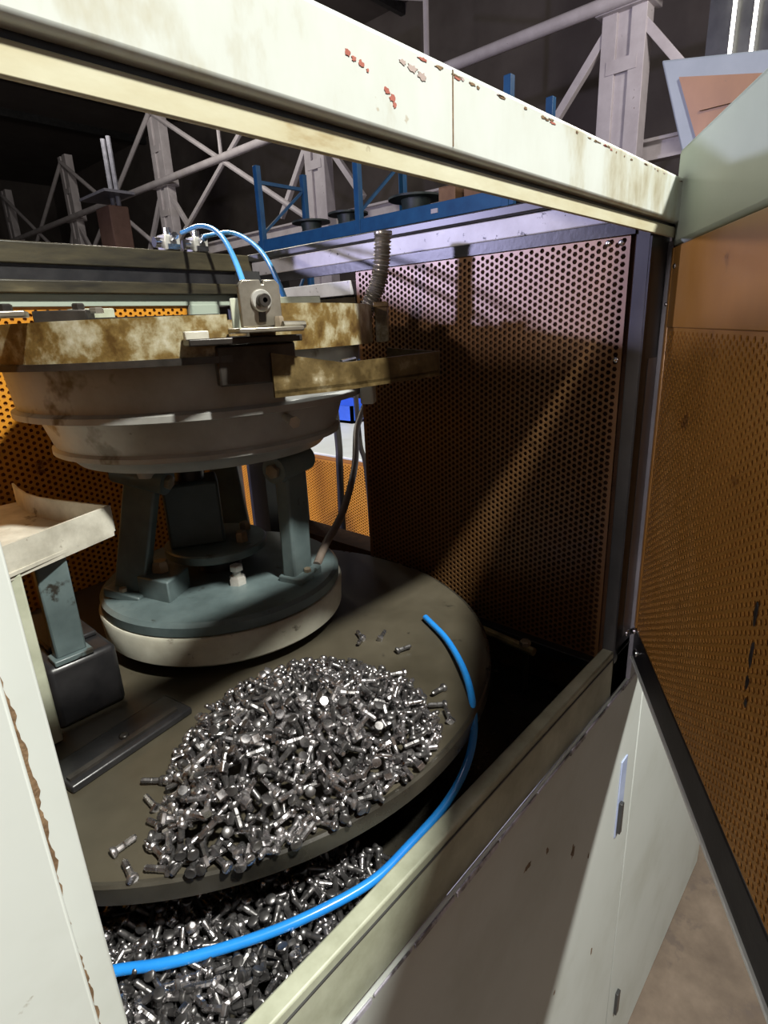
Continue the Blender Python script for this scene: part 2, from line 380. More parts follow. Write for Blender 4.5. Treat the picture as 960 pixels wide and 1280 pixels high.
for y, h, label in ((3.72, 0.16, 'left brown carton among the three on the blue rack shelf'), (3.42, 0.20, 'tallest middle brown carton on the blue rack shelf'), (3.15, 0.13, 'low brown carton beside the right post of the blue rack')):
    t = thing('carton', (5.3, y, 2.652), label, 'carton', 'cartons on the blue rack')
    MB().box(5.12, 5.45, y-0.10, y+0.10, 2.652, 2.652+h).build('box', 'carton_brown', t, 0.005)
    for s in (-1, 1):
        MB().box(5.12, 5.45, y+s*0.052-0.045, y+s*0.052+0.045, 2.652+h, 2.658+h).build('flap', 'carton_brown', t)

# neighbouring machine with a raised hood
nb = thing('neighbour_machine', (2.4, 0.5, 0), 'grey neighbouring machine with a raised orange lined hood', 'machine')
MB().box(2.05, 2.9, 0.0, 0.95, 0, 1.62).build('cabinet', 'paint_white', nb, 0.01)
hp = [(2.0, 0.70, 2.235), (2.0, 0.30, 2.16), (2.0, 0.30, 1.62), (2.0, 0.50, 1.62)]
hd = MB().extr(hp, (0.04, 0, 0)).build('hood', 'bluegrey_paint', nb, 0.006)
MB().extr([(1.992, 0.645, 2.178), (1.992, 0.36, 2.115), (1.992, 0.36, 1.80), (1.992, 0.50, 1.80)], (0.008, 0, 0)).build('hood_lining', 'oily_sheet', hd)
for k in range(4):
    MB().box(1.985, 1.992, 0.37, 0.58-0.028*k, 2.08-0.06*k, 2.084-0.06*k).build('lining_rib', 'oily_sheet', hd)
# vertical light tubes
lt = thing('tube_lamp', (3.39, 0.845, 0), 'pair of upright glowing light tubes above the neighbouring hood', 'lamp')
MB().box(3.42, 3.47, 0.68, 1.0, 0, 3.3).build('backplate', 'dark_frame', lt)
for y in (0.888, 0.802):
    tb = MB().tube([(3.39, y, 2.5), (3.39, y, 3.2)], 0.008, 10).build('tube', 'tube_glow', lt)
    for z in (2.485, 3.2):
        MB().box(3.375, 3.42, y-0.012, y+0.012, z, z+0.015).build('socket', 'dark_frame', tb)

# ------------------------------------------------------------------ enclosure
en = thing('machine_enclosure', (0.35, 0.24, 0), 'off white steel machine enclosure with orange perforated lining and an open door', 'enclosure')
# front beam: proud face above, recessed lip below
def rounded_face(x0, x1, z0, z1, r, n=6):
    pts = [(x0, z0)]
    for cx, cz, a0 in ((x1-r, z0+r, -90), (x1-r, z1-r, 0)):
        for k in range(n+1):
            a = math.radians(a0 + 90*k/n); pts.append((cx + r*math.cos(a), cz + r*math.sin(a)))
    pts.append((x0, z1)); return pts
bm_ = MB().extr([(x, 0.2265, z) for x, z in rounded_face(-0.45, 0.766, 1.6450, 1.689, 0.010)], (0, 0.036, 0)).build('front_beam', 'paint_beam', en, 0.003, seg=3)
MB().box(-0.45, 0.762, 0.2315, 0.2345, 1.6304, 1.6414).build('beam_lip', 'paint_lip', bm_, 0.0008)
MB().box(-0.45, 0.758, 0.2346, 0.262, 1.6402, 1.6449).build('groove_seal', 'black_seal', bm_)
MB().box(0.3178, 0.3186, 0.2260, 0.2268, 1.6485, 1.6865).build('weld_seam', 'rust', bm_)
def blotch(name, cx, cz, rx, rz, material, parent, y=0.2247, seed=0, n=16):
    rd = random.Random(seed); pts = []
    for k in range(n):
        a = 2*math.pi*k/n; q = 0.55 + 0.6*rd.random()
        pts.append((cx + rx*q*math.cos(a), y, cz + rz*q*math.sin(a)))
    return MB().extr(pts, (0, 0.0006, 0)).build(name, material, parent)
for k, (cx, cz, rx, rz, mt_) in enumerate(((0.2335, 1.6735, 0.0022, 0.0018, 'red_primer'), (0.2375, 1.6720, 0.0020, 0.0014, 'red_primer'), (0.2425, 1.6712, 0.0022, 0.0018, 'red_primer'), (0.247, 1.6695, 0.0012, 0.001, 'red_primer'),
        (0.261, 1.6640, 0.0026, 0.0022, 'red_primer'), (0.2650, 1.6615, 0.0026, 0.0020, 'red_primer'), (0.2665, 1.6590, 0.0016, 0.0018, 'red_primer'),
        (0.2740, 1.6795, 0.0040, 0.0016, 'bare_grey'), (0.2820, 1.6785, 0.0050, 0.0022, 'bare_grey'), (0.2900, 1.6768, 0.0050, 0.0024, 'bare_grey'))):
    blotch('paint_chip', cx, cz, rx*0.9, rz*0.9, mt_, bm_, y=0.2262, seed=k)
rc = random.Random(21)
for k in range(34):
    cx = 0.285 + 0.46*rc.random()**1.2
    blotch('paint_chip', cx, 1.6848 - 0.0016*rc.random()**2, 0.0012 + 0.0045*rc.random(), 0.0004 + 0.0007*rc.random(), rc.choice(('rust', 'rust', 'red_primer', 'bare_grey')), bm_, y=0.2262, seed=100+k)
# left front post
ps = MB().box(-0.45, 0.038, 0.231, 0.262, 0.02, 1.6465).build('front_post', 'paint_white', en, 0.0015)
MB().box(0.036, 0.051, 0.240, 0.262, 1.05, 1.634).build('post_lip', 'paint_lip', ps, 0.0012).data.materials[0] = MATS['paint_white']
def jagged(z0, z1, w0, seed, n=44):
    rd_ = random.Random(seed); L_, R_ = [], []
    for k in range(n+1):
        z = z0 + (z1-z0)*k/n; e = math.sin(math.pi*k/n)**0.4 if 0 < k < n else 0.15
        L_.append((0.0372 - 0.0006*rd_.random(), 0.2394, z)); R_.append((0.0381 + w0*e*(0.35+0.35*rd_.random()+0.35*(0.5+0.5*math.sin(k*0.9))), 0.2394, z))
    return MB().extr(L_ + R_[::-1], (0, 0.0009, 0)).build('rust_streak', 'rust', ps)
jagged(1.315, 1.432, 0.0040, 1); jagged(1.298, 1.309, 0.0016, 2, 8); jagged(1.215, 1.293, 0.0026, 3)
# sill
sl = MB().box(0.051, 0.765, 0.240, 0.256, 1.045, 1.118).build('sill', 'paint_green_dirty', en, 0.002)
MB().box(0.051, 0.765, 0.2385, 0.2405, 1.1075, 1.1088).build('sill_groove', 'dark_frame', sl)
rd = random.Random(3); x = -0.2
while x < 0.8:
    L = 0.03 + 0.06*rd.random(); hgt = 0.001 + 0.004*rd.random()
    MB().box(x, x+L, 0.2340, 0.2358, 1.0435-hgt, 1.0462).build('worn_edge', 'worn_edge', sl, 0.0012); x += L + 0.004*rd.random()
# lower front panels
fp = MB().box(-0.45, 0.832, 0.2355, 0.241, 0.0, 1.045).build('front_panel', 'paint_white', en, 0.0015)
MB().box(0.836, 1.55, 0.2355, 0.241, 0.0, 1.045).build('front_panel', 'paint_white', en, 0.0015)
MB().box(0.80, 1.55, 0.241, 0.60, 0.0, 1.04).build('side_cabinet', 'paint_white', en, 0.002)
lh = MB().box(0.765, 0.789, 0.2335, 0.2357, 0.745, 0.895).build('latch', 'latch_blue', fp, 0.0008)
MB().box(0.767, 0.776, 0.2275, 0.2336, 0.755, 0.815).build('latch_lever', 'dark_frame', lh, 0.001)
MB().box(0.874, 0.888, 0.2295, 0.2357, 0.19, 0.25).build('hinge', 'dark_frame', fp, 0.001)
for k, (cx, cz, rx, rz) in enumerate(((0.60, 0.86, 0.006, 0.012), (0.66, 0.80, 0.003, 0.005), (0.52, 0.93, 0.004, 0.006), (0.71, 0.55, 0.004, 0.008), (0.57, 0.62, 0.003, 0.004), (0.47, 0.95, 0.010, 0.005))):
    blotch('dirt_mark', cx, cz, rx, rz, 'rust', fp, y=0.2352, seed=40+k)
# right frame post and front jamb
jm = MB().box(0.702, 0.765, 0.2400, 0.256, 1.045, 1.641).build('frame_post', 'dark_frame', en, 0.001)
MB().box(0.728, 0.760, 0.2392, 0.2404, 1.13, 1.50).build('post_strip', 'grey_post', jm)
MB().box(0.702, 0.7125, 0.2385, 0.2404, 1.10, 1.63).build('edge_seal', 'black_seal', jm)
MB().box(0.758, 0.778, 0.2330, 0.2396, 1.048, 1.628).build('hinge_strip', 'grey_post', jm, 0.001)
screw('screw', (0.745, 0.2392, 1.128), (0,-1,0), 0.005, 0.003, 'chrome', jm)
# right side wall
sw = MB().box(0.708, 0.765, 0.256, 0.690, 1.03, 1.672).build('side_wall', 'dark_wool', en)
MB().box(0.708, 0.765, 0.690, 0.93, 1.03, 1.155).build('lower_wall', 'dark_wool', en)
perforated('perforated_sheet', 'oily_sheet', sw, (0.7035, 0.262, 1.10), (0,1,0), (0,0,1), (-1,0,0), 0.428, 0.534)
rt = MB().box(0.697, 0.765, 0.256, 0.962, 1.648, 1.672).build('top_rail', 'paint_rail', sw, 0.0015)
MB().box(0.690, 0.765, 0.256, 0.962, 1.6725, 1.6845).build('rail_cap', 'dark_frame', sw, 0.002)
MB().box(0.699, 0.707, 0.256, 0.962, 1.634, 1.648).build('gap_seal', 'black_seal', sw)
MB().box(0.70, 0.765, 0.70, 0.93, 1.600, 1.622).build('cross_rail', 'paint_rail', sw, 0.001)
MB().box(0.71, 0.765, 0.70, 0.93, 1.565, 1.598).build('cross_rail', 'grimy_rail', sw, 0.001)
MB().box(0.688, 0.708, 0.256, 0.690, 1.085, 1.10).build('bottom_rail', 'black_seal', sw, 0.001)
for y, z in ((0.287, 1.628), (0.272, 1.627), (0.268, 1.50)):
    screw('screw', (0.7035, y, z), (-1,0,0), 0.0035, 0.0025, 'chrome', sw)
# back wall
bw = MB().box(-0.02, 0.62, 0.968, 1.01, 1.03, 1.615).build('back_wall', 'orange_wool', en)
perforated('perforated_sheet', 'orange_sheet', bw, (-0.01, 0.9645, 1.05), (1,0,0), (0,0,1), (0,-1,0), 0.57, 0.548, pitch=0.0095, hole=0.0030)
MB().box(-0.02, 0.66, 0.960, 1.005, 1.598, 1.616).build('panel_frame', 'paint_green_dirty', bw, 0.001).data.materials[0] = MATS['paint_door']
MB().box(0.562, 0.622, 0.958, 1.005, 1.03, 1.600).build('panel_frame', 'paint_green_dirty', bw, 0.001).data.materials[0] = MATS['paint_door']
MB().box(-0.02, 0.765, 0.950, 1.01, 1.655, 1.684).build('top_rail', 'grimy_rail', bw, 0.002)
MB().box(-0.02, 0.765, 0.956, 1.00, 1.634, 1.655).build('rail_flange', 'black_seal', bw)
MB().box(-0.02, 0.70, 0.948, 1.00, 1.616, 1.634).build('rail_lower', 'grimy_rail', bw, 0.002)
MB().box(0.66, 0.765, 0.93, 0.99, 1.03, 1.655).build('corner_post', 'dark_frame', en)
# left wall (beside the frame edge)
lw = MB().box(-0.055, -0.02, 0.262, 1.01, 1.03, 1.684).build('left_wall', 'paint_white', en)
perforated('perforated_sheet', 'orange_sheet', lw, (-0.0165, 0.27, 1.05), (0,1,0), (0,0,1), (1,0,0), 0.68, 0.58, pitch=0.0095)
# added plate, hidden behind the beam, blocks lamp light from the right wall
MB().extr([(0.45, 0.262, 1.684), (0.45, 0.52, 1.805), (0.45, 0.52, 1.811), (0.45, 0.262, 1.690)], (0.315, 0, 0)).build('shade_plate', 'paint_white', en)
# drip pan
MB().box(-0.02, 0.765, 0.256, 0.968, 1.018, 1.03).build('drip_pan', 'oily_pan', en)

# door: hinge at (0.765,0.24), swung 31 degrees
H = Vector((0.767, 0.240, 0)); D = Vector((math.cos(math.radians(-149.2)), math.sin(math.radians(-149.2)), 0)); N = Vector((-0.515, 0.857, 0)); N = Vector((D.y, -D.x, 0))
if N.y < 0: N = -N
def dpt(s, z, n=0.0): return H + D*s + N*n + Vector((0,0,z))
def dbox(s0, s1, z0, z1, n0, n1):
    return MB().obox(dpt((s0+s1)/2, (z0+z1)/2, (n0+n1)/2), D*(s1-s0)/2, N*(n1-n0)/2, Vector((0,0,(z1-z0)/2)))
LD = 0.95
dr = dbox(0.0, LD, 1.083, 1.722, -0.040, -0.034).build('door', 'paint_door', en, 0.001)
dbox(0.0, LD, 1.621, 1.722, -0.034, 0.0).build('door_top_frame', 'paint_door', dr, 0.006, seg=3)
dbox(0.0, LD, 1.083, 1.087, -0.034, 0.001).build('door_bottom_flange', 'paint_white', dr, 0.001)
dbox(0.0, LD, 1.087, 1.134, -0.034, -0.001).build('seal_strip', 'black_seal', dr, 0.003)
dbox(LD-0.04, LD, 1.134, 1.621, -0.034, 0.0).build('door_edge_frame', 'paint_door', dr, 0.003)
dbox(0.0, 0.018, 1.134, 1.621, -0.034, 0.0).build('door_edge_frame', 'door_sheet', dr, 0.002)
dbox(0.018, LD-0.04, 1.134, 1.621, -0.034, -0.006).build('insulation_board', 'orange_wool', dr)
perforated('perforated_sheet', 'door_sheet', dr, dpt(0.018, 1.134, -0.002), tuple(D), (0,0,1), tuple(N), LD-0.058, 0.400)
dbox(0.018, LD-0.04, 1.534, 1.621, -0.006, -0.0005).build('plain_strip', 'door_sheet', dr, 0.001)
for s, z in ((0.012, 1.128), (0.034, 1.106)):
    screw('bolt_head', dpt(s, z, -0.001), N, 0.0055, 0.004, 'chrome', dr)
screw('screw', dpt(0.03, 1.60, 0), N, 0.003, 0.002, 'chrome', dr)
screw('screw', dpt(0.01, 1.56, 0), N, 0.0025, 0.002, 'chrome', dr)
for k, (s, z, hh) in enumerate(((0.352, 1.335, 0.018), (0.356, 1.302, 0.020), (0.357, 1.278, 0.010), (0.36, 1.262, 0.006))):
    pts = []
    rdd = random.Random(k)
    for q in range(12):
        a = 2*math.pi*q/12; rr = 0.7+0.5*rdd.random()
        pts.append(dpt(s + 0.0022*rr*math.cos(a), z + hh*0.6*rr*math.sin(a), -0.0012))
    MB().extr(pts, tuple(N*0.0006)).build('dirt_streak', 'black_seal', dr)

# ------------------------------------------------------------------ turntable disc
DC = Vector((0.340, 0.610, 0)); DR = 0.342; ZT = 1.165
tt = thing('turntable', (DC.x, DC.y, 1.03), 'dark oily round steel table under the bolt pile and feeder', 'turntable')
MB().lathe([(0,ZT),(DR-0.005,ZT),(DR-0.005,ZT-0.020),(0,ZT-0.020)], tuple(DC), 128).build('table_plate', 'disc_steel', tt)
MB().lathe([(DR-0.005,ZT),(DR-0.002,ZT),(DR,ZT-0.002),(DR,ZT-0.018),(DR-0.002,ZT-0.020),(DR-0.005,ZT-0.020),(DR-0.005,ZT)], tuple(DC), 128).build('table_edge', 'oily_pan', tt)
MB().lathe([(0,1.03),(0.13,1.03),(0.13,1.045),(0.09,1.05),(0.09,ZT-0.02),(0,ZT-0.02)], tuple(DC), 40).build('pedestal', 'oily_pan', tt)

# ------------------------------------------------------------------ vibratory bowl feeder
AX, AY = 0.39, 0.67
bf = thing('bowl_feeder', (AX, AY, ZT), 'grey vibratory bowl feeder with a stained cream rim on a teal base', 'bowl feeder')
A0 = (AX, AY, 0)
MB().lathe([(0,ZT),(0.125,ZT),(0.125,1.182),(0,1.182)], A0, 48).build('plinth', 'black_seal', bf)
bs = MB().lathe([(0,1.181),(0.154,1.181),(0.160,1.186),(0.162,1.218),(0.160,1.221),(0.152,1.221),(0,1.221)], A0, 80).build('base', 'base_cream', bf)
MB().lathe([(0,1.220),(0.155,1.2205),(0.1585,1.223),(0.1585,1.234),(0.154,1.2385),(0.11,1.239),(0.0,1.239)], A0, 80).build('base_plate', 'teal_paint', bs)
# bowl body
bd = MB().lathe([(0,1.540),(0.198,1.540),(0.204,1.527),(0.2035,1.520),(0.199,1.482),(0.2045,1.479),(0.2045,1.473),(0.196,1.471),(0.181,1.470),(0.178,1.462),(0.170,1.436),(0.1735,1.433),(0.1735,1.428),(0.160,1.424),(0.150,1.413),(0.06,1.409),(0,1.409)], A0, 96).build('bowl_body', 'bowl_paint', bf)
def arc(r0, r1, z0, z1, a0, a1, n=48):
    return MB().lathe([(r0,z0),(r1,z0),(r1,z1),(r0,z1),(r0,z0)], A0, n, math.radians(a0), math.radians(a1))
def capped_arc(r0, r1, z0, z1, a0, a1, n=48):
    P = []
    for k in range(n+1):
        a = math.radians(a0 + (a1-a0)*k/n); P.append((AX + r1*math.cos(a), AY + r1*math.sin(a)))
    for k in range(n, -1, -1):
        a = math.radians(a0 + (a1-a0)*k/n); P.append((AX + r0*math.cos(a), AY + r0*math.sin(a)))
    mbx = MB(); nn = n+1; V = []
    for z in (z0, z1): V += [(x, y, z) for x, y in P]
    T = len(P); F = []
    for k in range(n):
        i, j, o1, o2 = k, k+1, T-1-k, T-2-k
        F += [(i, o1, o2, j), (T+i, T+j, T+o2, T+o1), (i, j, T+j, T+i), (o2, o1, T+o1, T+o2)]
    F += [(0, T, T+T-1, T-1), (n, n+1, T+n+1, T+n)]
    return mbx.add(V, F, False)
rim = capped_arc(0.217, 0.225, 1.529, 1.566, 100, 248, 60).build('rim', 'rim_stained', bf)
capped_arc(0.215, 0.229, 1.525, 1.531, 100, 248, 60).build('rim_flange', 'dark_steel', rim)
rim2 = capped_arc(0.214, 0.222, 1.532, 1.5745, 253, 345, 50).build('rim', 'rim_stained', bf)
capped_arc(0.219, 0.226, 1.545, 1.570, 345, 460, 40).build('rim', 'rim_stained', bf)
capped_arc(0.190, 0.214, 1.538, 1.541, 100, 459, 90).build('track_shelf', 'dark_steel', bf)
# rim end block on the right
MB().obox((0.568, 0.515, 1.553), (0.010, 0.008, 0), (-0.005, 0.006, 0), (0, 0, 0.022)).build('rim_end_block', 'rim_stained', bf, 0.001)
MB().obox((0.568, 0.515, 1.5755), (0.0115, 0.009, 0), (-0.006, 0.007, 0), (0, 0, 0.003)).build('rim_end_cap', 'rim_stained', bf, 0.001)
# discharge tray on the front right
T1 = [(0.338, 0.446), (0.414, 0.428), (0.575, 0.430), (0.560, 0.500), (0.45, 0.462)]
tr = MB().prism(T1, 1.4935, 1.4965).build('discharge_tray', 'tray_stained', bf)
def wall(p, q, z0, za, zb, t=0.003):
    p, q = Vector((*p,0)), Vector((*q,0)); n_ = (q-p).cross(Vector((0,0,1))).normalized()*t
    return MB().extr([p+Vector((0,0,z0)), q+Vector((0,0,z0)), q+Vector((0,0,zb)), p+Vector((0,0,za))], tuple(-n_))
wall(T1[0], T1[1], 1.490, 1.531, 1.517).build('tray_wall', 'tray_stained', tr)
wall(T1[1], T1[2], 1.490, 1.517, 1.5185).build('tray_wall', 'tray_stained', tr)
wall(T1[2], T1[3], 1.490, 1.5185, 1.524).build('tray_wall', 'tray_stained', tr)
MB().prism([(0.345,0.449),(0.42,0.436),(0.565,0.437),(0.552,0.495),(0.45,0.456)], 1.5075, 1.509).build('tray_floor', 'tray_zinc', tr)
hb = MB().obox((0.428, 0.440, 1.5135), (0.012, 0.001, 0), (-0.001, 0.006, 0), (0,0,0.004)).build('clip', 'dark_steel', tr, 0.0015)
MB().tube([(0.418,0.437,1.5175),(0.436,0.436,1.5195),(0.446,0.444,1.514)], 0.0022, 8).build('clip_wire', 'chrome', hb)
# L bracket with slotted bolt
bR = Vector((0.331, 0.4475, 1.574)); tdir = Vector((0.962, -0.27, 0)).normalized(); odir = Vector((-0.27, -0.962, 0)).normalized()
up = Vector((0,0,1))
pts = []
for (u, v) in ((-0.019,-0.020),(0.019,-0.020),(0.019,0.015),(0.015,0.0195),(0.004,0.0195),(0.0035,0.0155),(0.0015,0.0155),(0.001,0.0195),(-0.015,0.0195),(-0.019,0.015)):
    pts.append(bR + tdir*u + up*v)
bk = MB().extr(pts, tuple(odir*0.006)).build('bracket', 'steel_bracket', bf, 0.001)
MB().obox(bR + up*(-0.0225) + odir*0.012, tdir*0.030, odir*0.016, up*0.0022).build('bracket_foot', 'steel_bracket', bk, 0.0012)
MB().lathe([(0,0.003),(0.0085,0.003),(0.0095,0.002),(0.0095,0),(0,0)], bR + odir*0.006 + up*0.002, 24, axis=odir).build('washer', 'zinc_bolt', bk)
MB().lathe([(0.0022,0.0085),(0.0022,0.011),(0.0052,0.011),(0.0056,0.010),(0.0056,0.003),(0,0.003)], bR + odir*0.006 + up*0.002, 20, axis=odir).build('socket_bolt', 'dark_steel', bk)
MB().obox(bR + odir*0.0065 + up*(-0.010), tdir*0.003, odir*0.0008, up*0.006).build('slot', 'dark_steel', bk)
hexbolt('bolt', bR + tdir*0.012 + odir*0.014 + up*(-0.0205), up, 0.0045, 0.009, 'rusty_bolt', bk)
MB().tube([bR + tdir*0.012 + odir*0.022 + up*(-0.019), bR + tdir*0.034 + odir*0.020 + up*(-0.0195)], 0.0032, 8).build('pin', 'steel_bracket', bk)
# plate under the bracket along the rim
MB().obox(Vector((0.315, 0.4515, 1.5435)), Vector((0.965,-0.26,0))*0.052, odir*0.010, up*0.003).build('guide_plate', 'dark_steel', bf, 0.0012)
MB().obox(Vector((0.330, 0.4585, 1.522)), Vector((0.965,-0.26,0))*0.038, odir*0.006, up*0.018).build('guide_block', 'dark_steel', bf, 0.002)
MB().obox(Vector((0.276, 0.4665, 1.549)), Vector((0.93,-0.36,0))*0.010, Vector((-0.36,-0.93,0))*0.006, up*0.004).build('guide_end', 'tray_zinc', bf, 0.001)
# clamp bars on the left of the rim
def clampbar(p, q, w_, h_, mtl): return MB().bar(p, q, w_, h_).build('clamp_bar', mtl, bf, 0.001)
c1 = clampbar((0.08, 0.62, 1.573), (0.183, 0.575, 1.573), 0.028, 0.005, 'steel_bracket')
hexbolt('bolt', (0.168, 0.578, 1.5755), up, 0.006, 0.006, 'dark_steel', c1)
c2 = clampbar((0.196, 0.590, 1.570), (0.232, 0.565, 1.570), 0.030, 0.011, 'dark_steel')
hexbolt('bolt', (0.225, 0.572, 1.5755), up, 0.0055, 0.006, 'dark_steel', c2)
hexbolt('nut', (0.238, 0.566, 1.5725), up, 0.0065, 0.005, 'steel_bracket', c2)
MB().bar((0.228, 0.570, 1.5665), (0.335, 0.520, 1.5665), 0.008, 0.004).build('guide_rod', 'dark_steel', bf)
MB().bar((0.12, 0.555, 1.569), (0.125, 0.60, 1.569), 0.02, 0.006).build('clamp_foot', 'dark_steel', bf)
# plate standing inside the bowl
MB().obox((0.47, 0.60, 1.5715), Vector((0.866,-0.5,0))*0.055, Vector((0.5,0.866,0))*0.004, up*0.018).build('baffle_plate', 'paint_green_dirty', bf, 0.001)
MB().box(0.31, 0.36, 0.80, 0.83, 1.54, 1.588).build('baffle_block', 'paint_green_dirty', bf, 0.002)
# side block and bleed nipple
MB().obox((0.508, 0.488, 1.478), Vector((0.85,0.52,0))*0.010, Vector((-0.52,0.85,0))*0.008, up*0.016).build('side_block', 'paint_white', bf, 0.002)
nd = Vector((-0.05, -1, 0)).normalized()
MB().cyl((0.383, 0.492, 1.463), (0.380, 0.474, 1.459), 0.0045, 12).build('nipple', 'zinc_bolt', bf)
MB().cyl((0.380, 0.474, 1.459), (0.3795, 0.472, 1.459), 0.0065, 6).build('nipple_nut', 'zinc_bolt', bf)
# legs, bosses, magnet, flange
def leg(foot, top, out, half, th):
    foot, top, out = Vector(foot), Vector(top), Vector(out).normalized()
    d = top - foot; sd = d.cross(out).normalized()
    L = MB().obox((foot+top)/2, sd*half, out*th, d/2).build('leg', 'teal_paint', bf, 0.003)
    MB().obox(foot + Vector((0,0,0.006)) + out*0.004, sd*(half+0.004), out*(th+0.008), Vector((0,0,0.006))).build('leg_foot', 'teal_paint', L, 0.002)
    hexbolt('bolt', foot + out*(th+0.006) + Vector((0,0,0.012)) , up, 0.005, 0.005, 'rusty_bolt', L)
    MB().cyl(top - sd*(half+0.012) + Vector((0,0,0.004)), top + sd*(half+0.012) + Vector((0,0,0.004)), 0.0165, 24).build('boss', 'teal_paint', L)
    hexbolt('boss_bolt', top + sd*(half+0.012) + Vector((0,0,0.004)), sd, 0.009, 0.006, 'rusty_bolt', L)
    hexbolt('boss_bolt', top - sd*(half+0.012) + Vector((0,0,0.004)), -sd, 0.009, 0.006, 'rusty_bolt', L)
    return L
leg((0.272, 0.700, 1.236), (0.300, 0.672, 1.388), (-0.8,-0.5,0), 0.021, 0.008)
leg((0.437, 0.566, 1.236), (0.432, 0.555, 1.390), (0.25,-0.95,0), 0.020, 0.010)
leg((0.480, 0.765, 1.236), (0.470, 0.770, 1.388), (0.7,0.7,0), 0.021, 0.008)
MB().cyl((0.305,0.66,1.392), (0.305,0.66,1.412), 0.016, 16).build('spacer', 'bowl_paint', bf)
MB().cyl((0.436,0.572,1.396), (0.436,0.572,1.414), 0.016, 16).build('spacer', 'bowl_paint', bf)
mg = MB().obox((0.378, 0.706, 1.322), Vector((0.87,-0.49,0))*0.036, Vector((0.49,0.87,0))*0.030, up*0.044).build('magnet', 'teal_dark', bf, 0.004)
MB().cyl((0.378,0.706,1.366), (0.378,0.706,1.41), 0.020, 20).build('core', 'black_seal', mg)
MB().cyl((0.40,0.645,1.396), (0.40,0.645,1.411), 0.0085, 14).build('stud_cap', 'zinc_bolt', bf)
fl = MB().lathe([(0,1.265),(0.067,1.265),(0.069,1.267),(0.069,1.276),(0.067,1.278),(0,1.278)], (0.395,0.688,0), 56).build('flange_plate', 'teal_paint', bf)
hexbolt('bolt', (0.412, 0.650, 1.278), up, 0.0085, 0.014, 'rusty_bolt', fl)
hexbolt('bolt', (0.445, 0.690, 1.278), up, 0.0085, 0.010, 'rusty_bolt', fl)
MB().cyl((0.395,0.688,1.237), (0.395,0.688,1.265), 0.030, 24).build('flange_core', 'black_seal', fl)
sd_ = MB().cyl((0.374,0.612,1.236), (0.374,0.612,1.262), 0.0055, 14).build('levelling_stud', 'zinc_bolt', bf)
hexbolt('nut', (0.374,0.612,1.237), up, 0.0115, 0.013, 'zinc_bolt', sd_)
hexbolt('nut', (0.374,0.612,1.258), up, 0.009, 0.007, 'zinc_bolt', sd_)
bl = MB().extr([Vector((0.274,0.681,1.2355)), Vector((0.288,0.630,1.2355)), Vector((0.331,0.655,1.2355)), Vector((0.318,0.704,1.2355))], (0.001,0.001,0.0305)).build('clamp_block', 'teal_paint', bf, 0.002)
hexbolt('bolt', (0.303,0.672,1.266), up, 0.0105, 0.014, 'rusty_bolt', bl)

# ------------------------------------------------------------------ grey chute tray on the left
ct = thing('chute_tray', (0.15, 0.66, ZT), 'scratched light grey chute tray jutting in at the left edge', 'chute')
edge = [(0.238,0.622),(0.229,0.648),(0.220,0.676),(0.210,0.707),(0.2035,0.735),(0.2005,0.766),(0.203,0.805),(0.208,0.84)]
poly = [(0.02,0.535),(0.127,0.575)] + edge + [(0.02,0.84)]
tf = MB().prism(poly, 1.350, 1.3535).build('tray_floor', 'tray_zinc', ct)
MB().extr([(0.02,0.535,1.346),(0.235,0.619,1.346),(0.238,0.622,1.379),(0.02,0.535,1.379)], (-0.0012,0.003,0)).build('front_wall', 'tray_zinc', ct)
V_, F_ = [], []
for k, (x_, y_) in enumerate(edge):
    V_ += [(x_,y_,1.350),(x_,y_,1.379),(x_-0.0025,y_-0.0008,1.350),(x_-0.0025,y_-0.0008,1.379)]
    if k: a = 4*(k-1); b = 4*k; F_ += [(a,b,b+1,a+1),(a+2,a+3,b+3,b+2),(a+1,b+1,b+3,a+3),(a,a+2,b+2,b)]
F_ += [(0,1,3,2)]
MB().add(V_, F_).build('curved_wall', 'tray_zinc', ct)
MB().box(0.148, 0.178, 0.600, 0.612, 1.241, 1.350).build('leg', 'teal_paint', ct, 0.002)
MB().box(0.144, 0.182, 0.594, 0.616, 1.236, 1.242).build('foot', 'teal_paint', ct, 0.001)
MB().box(0.06, 0.131, 0.576, 0.590, 1.166, 1.350).build('support_plate', 'paint_green_dirty', ct, 0.002)
gb = thing('drive_housing', (0.15, 0.67, ZT), 'low housing darkened as if unlit under the leg of the chute tray', 'housing')
MB().box(0.135, 0.205, 0.594, 0.75, ZT, 1.236).build('body', 'black_seal', gb, 0.006)  # near-black colour puts shade into the body and lid
MB().box(0.150, 0.200, 0.63, 0.72, 1.236, 1.242).build('lid', 'black_seal', gb, 0.002)
# slotted strip lying on the table at the left; its black stands in for shade
gs = thing('guide_strip', (0.16, 0.52, ZT), 'dark flat slotted strip lying on the table beside the left post', 'strip')
MB().bar((0.105,0.515,ZT+0.004), (0.235,0.535,ZT+0.004), 0.045, 0.008).build('strip', 'black_seal', gs, 0.002)
MB().bar((0.11,0.504,ZT+0.0095), (0.225,0.522,ZT+0.0095), 0.006, 0.003).build('ridge', 'dark_steel', gs)
screw('screw', (0.17,0.524,ZT+0.008), up, 0.005, 0.003, 'dark_steel', gs)

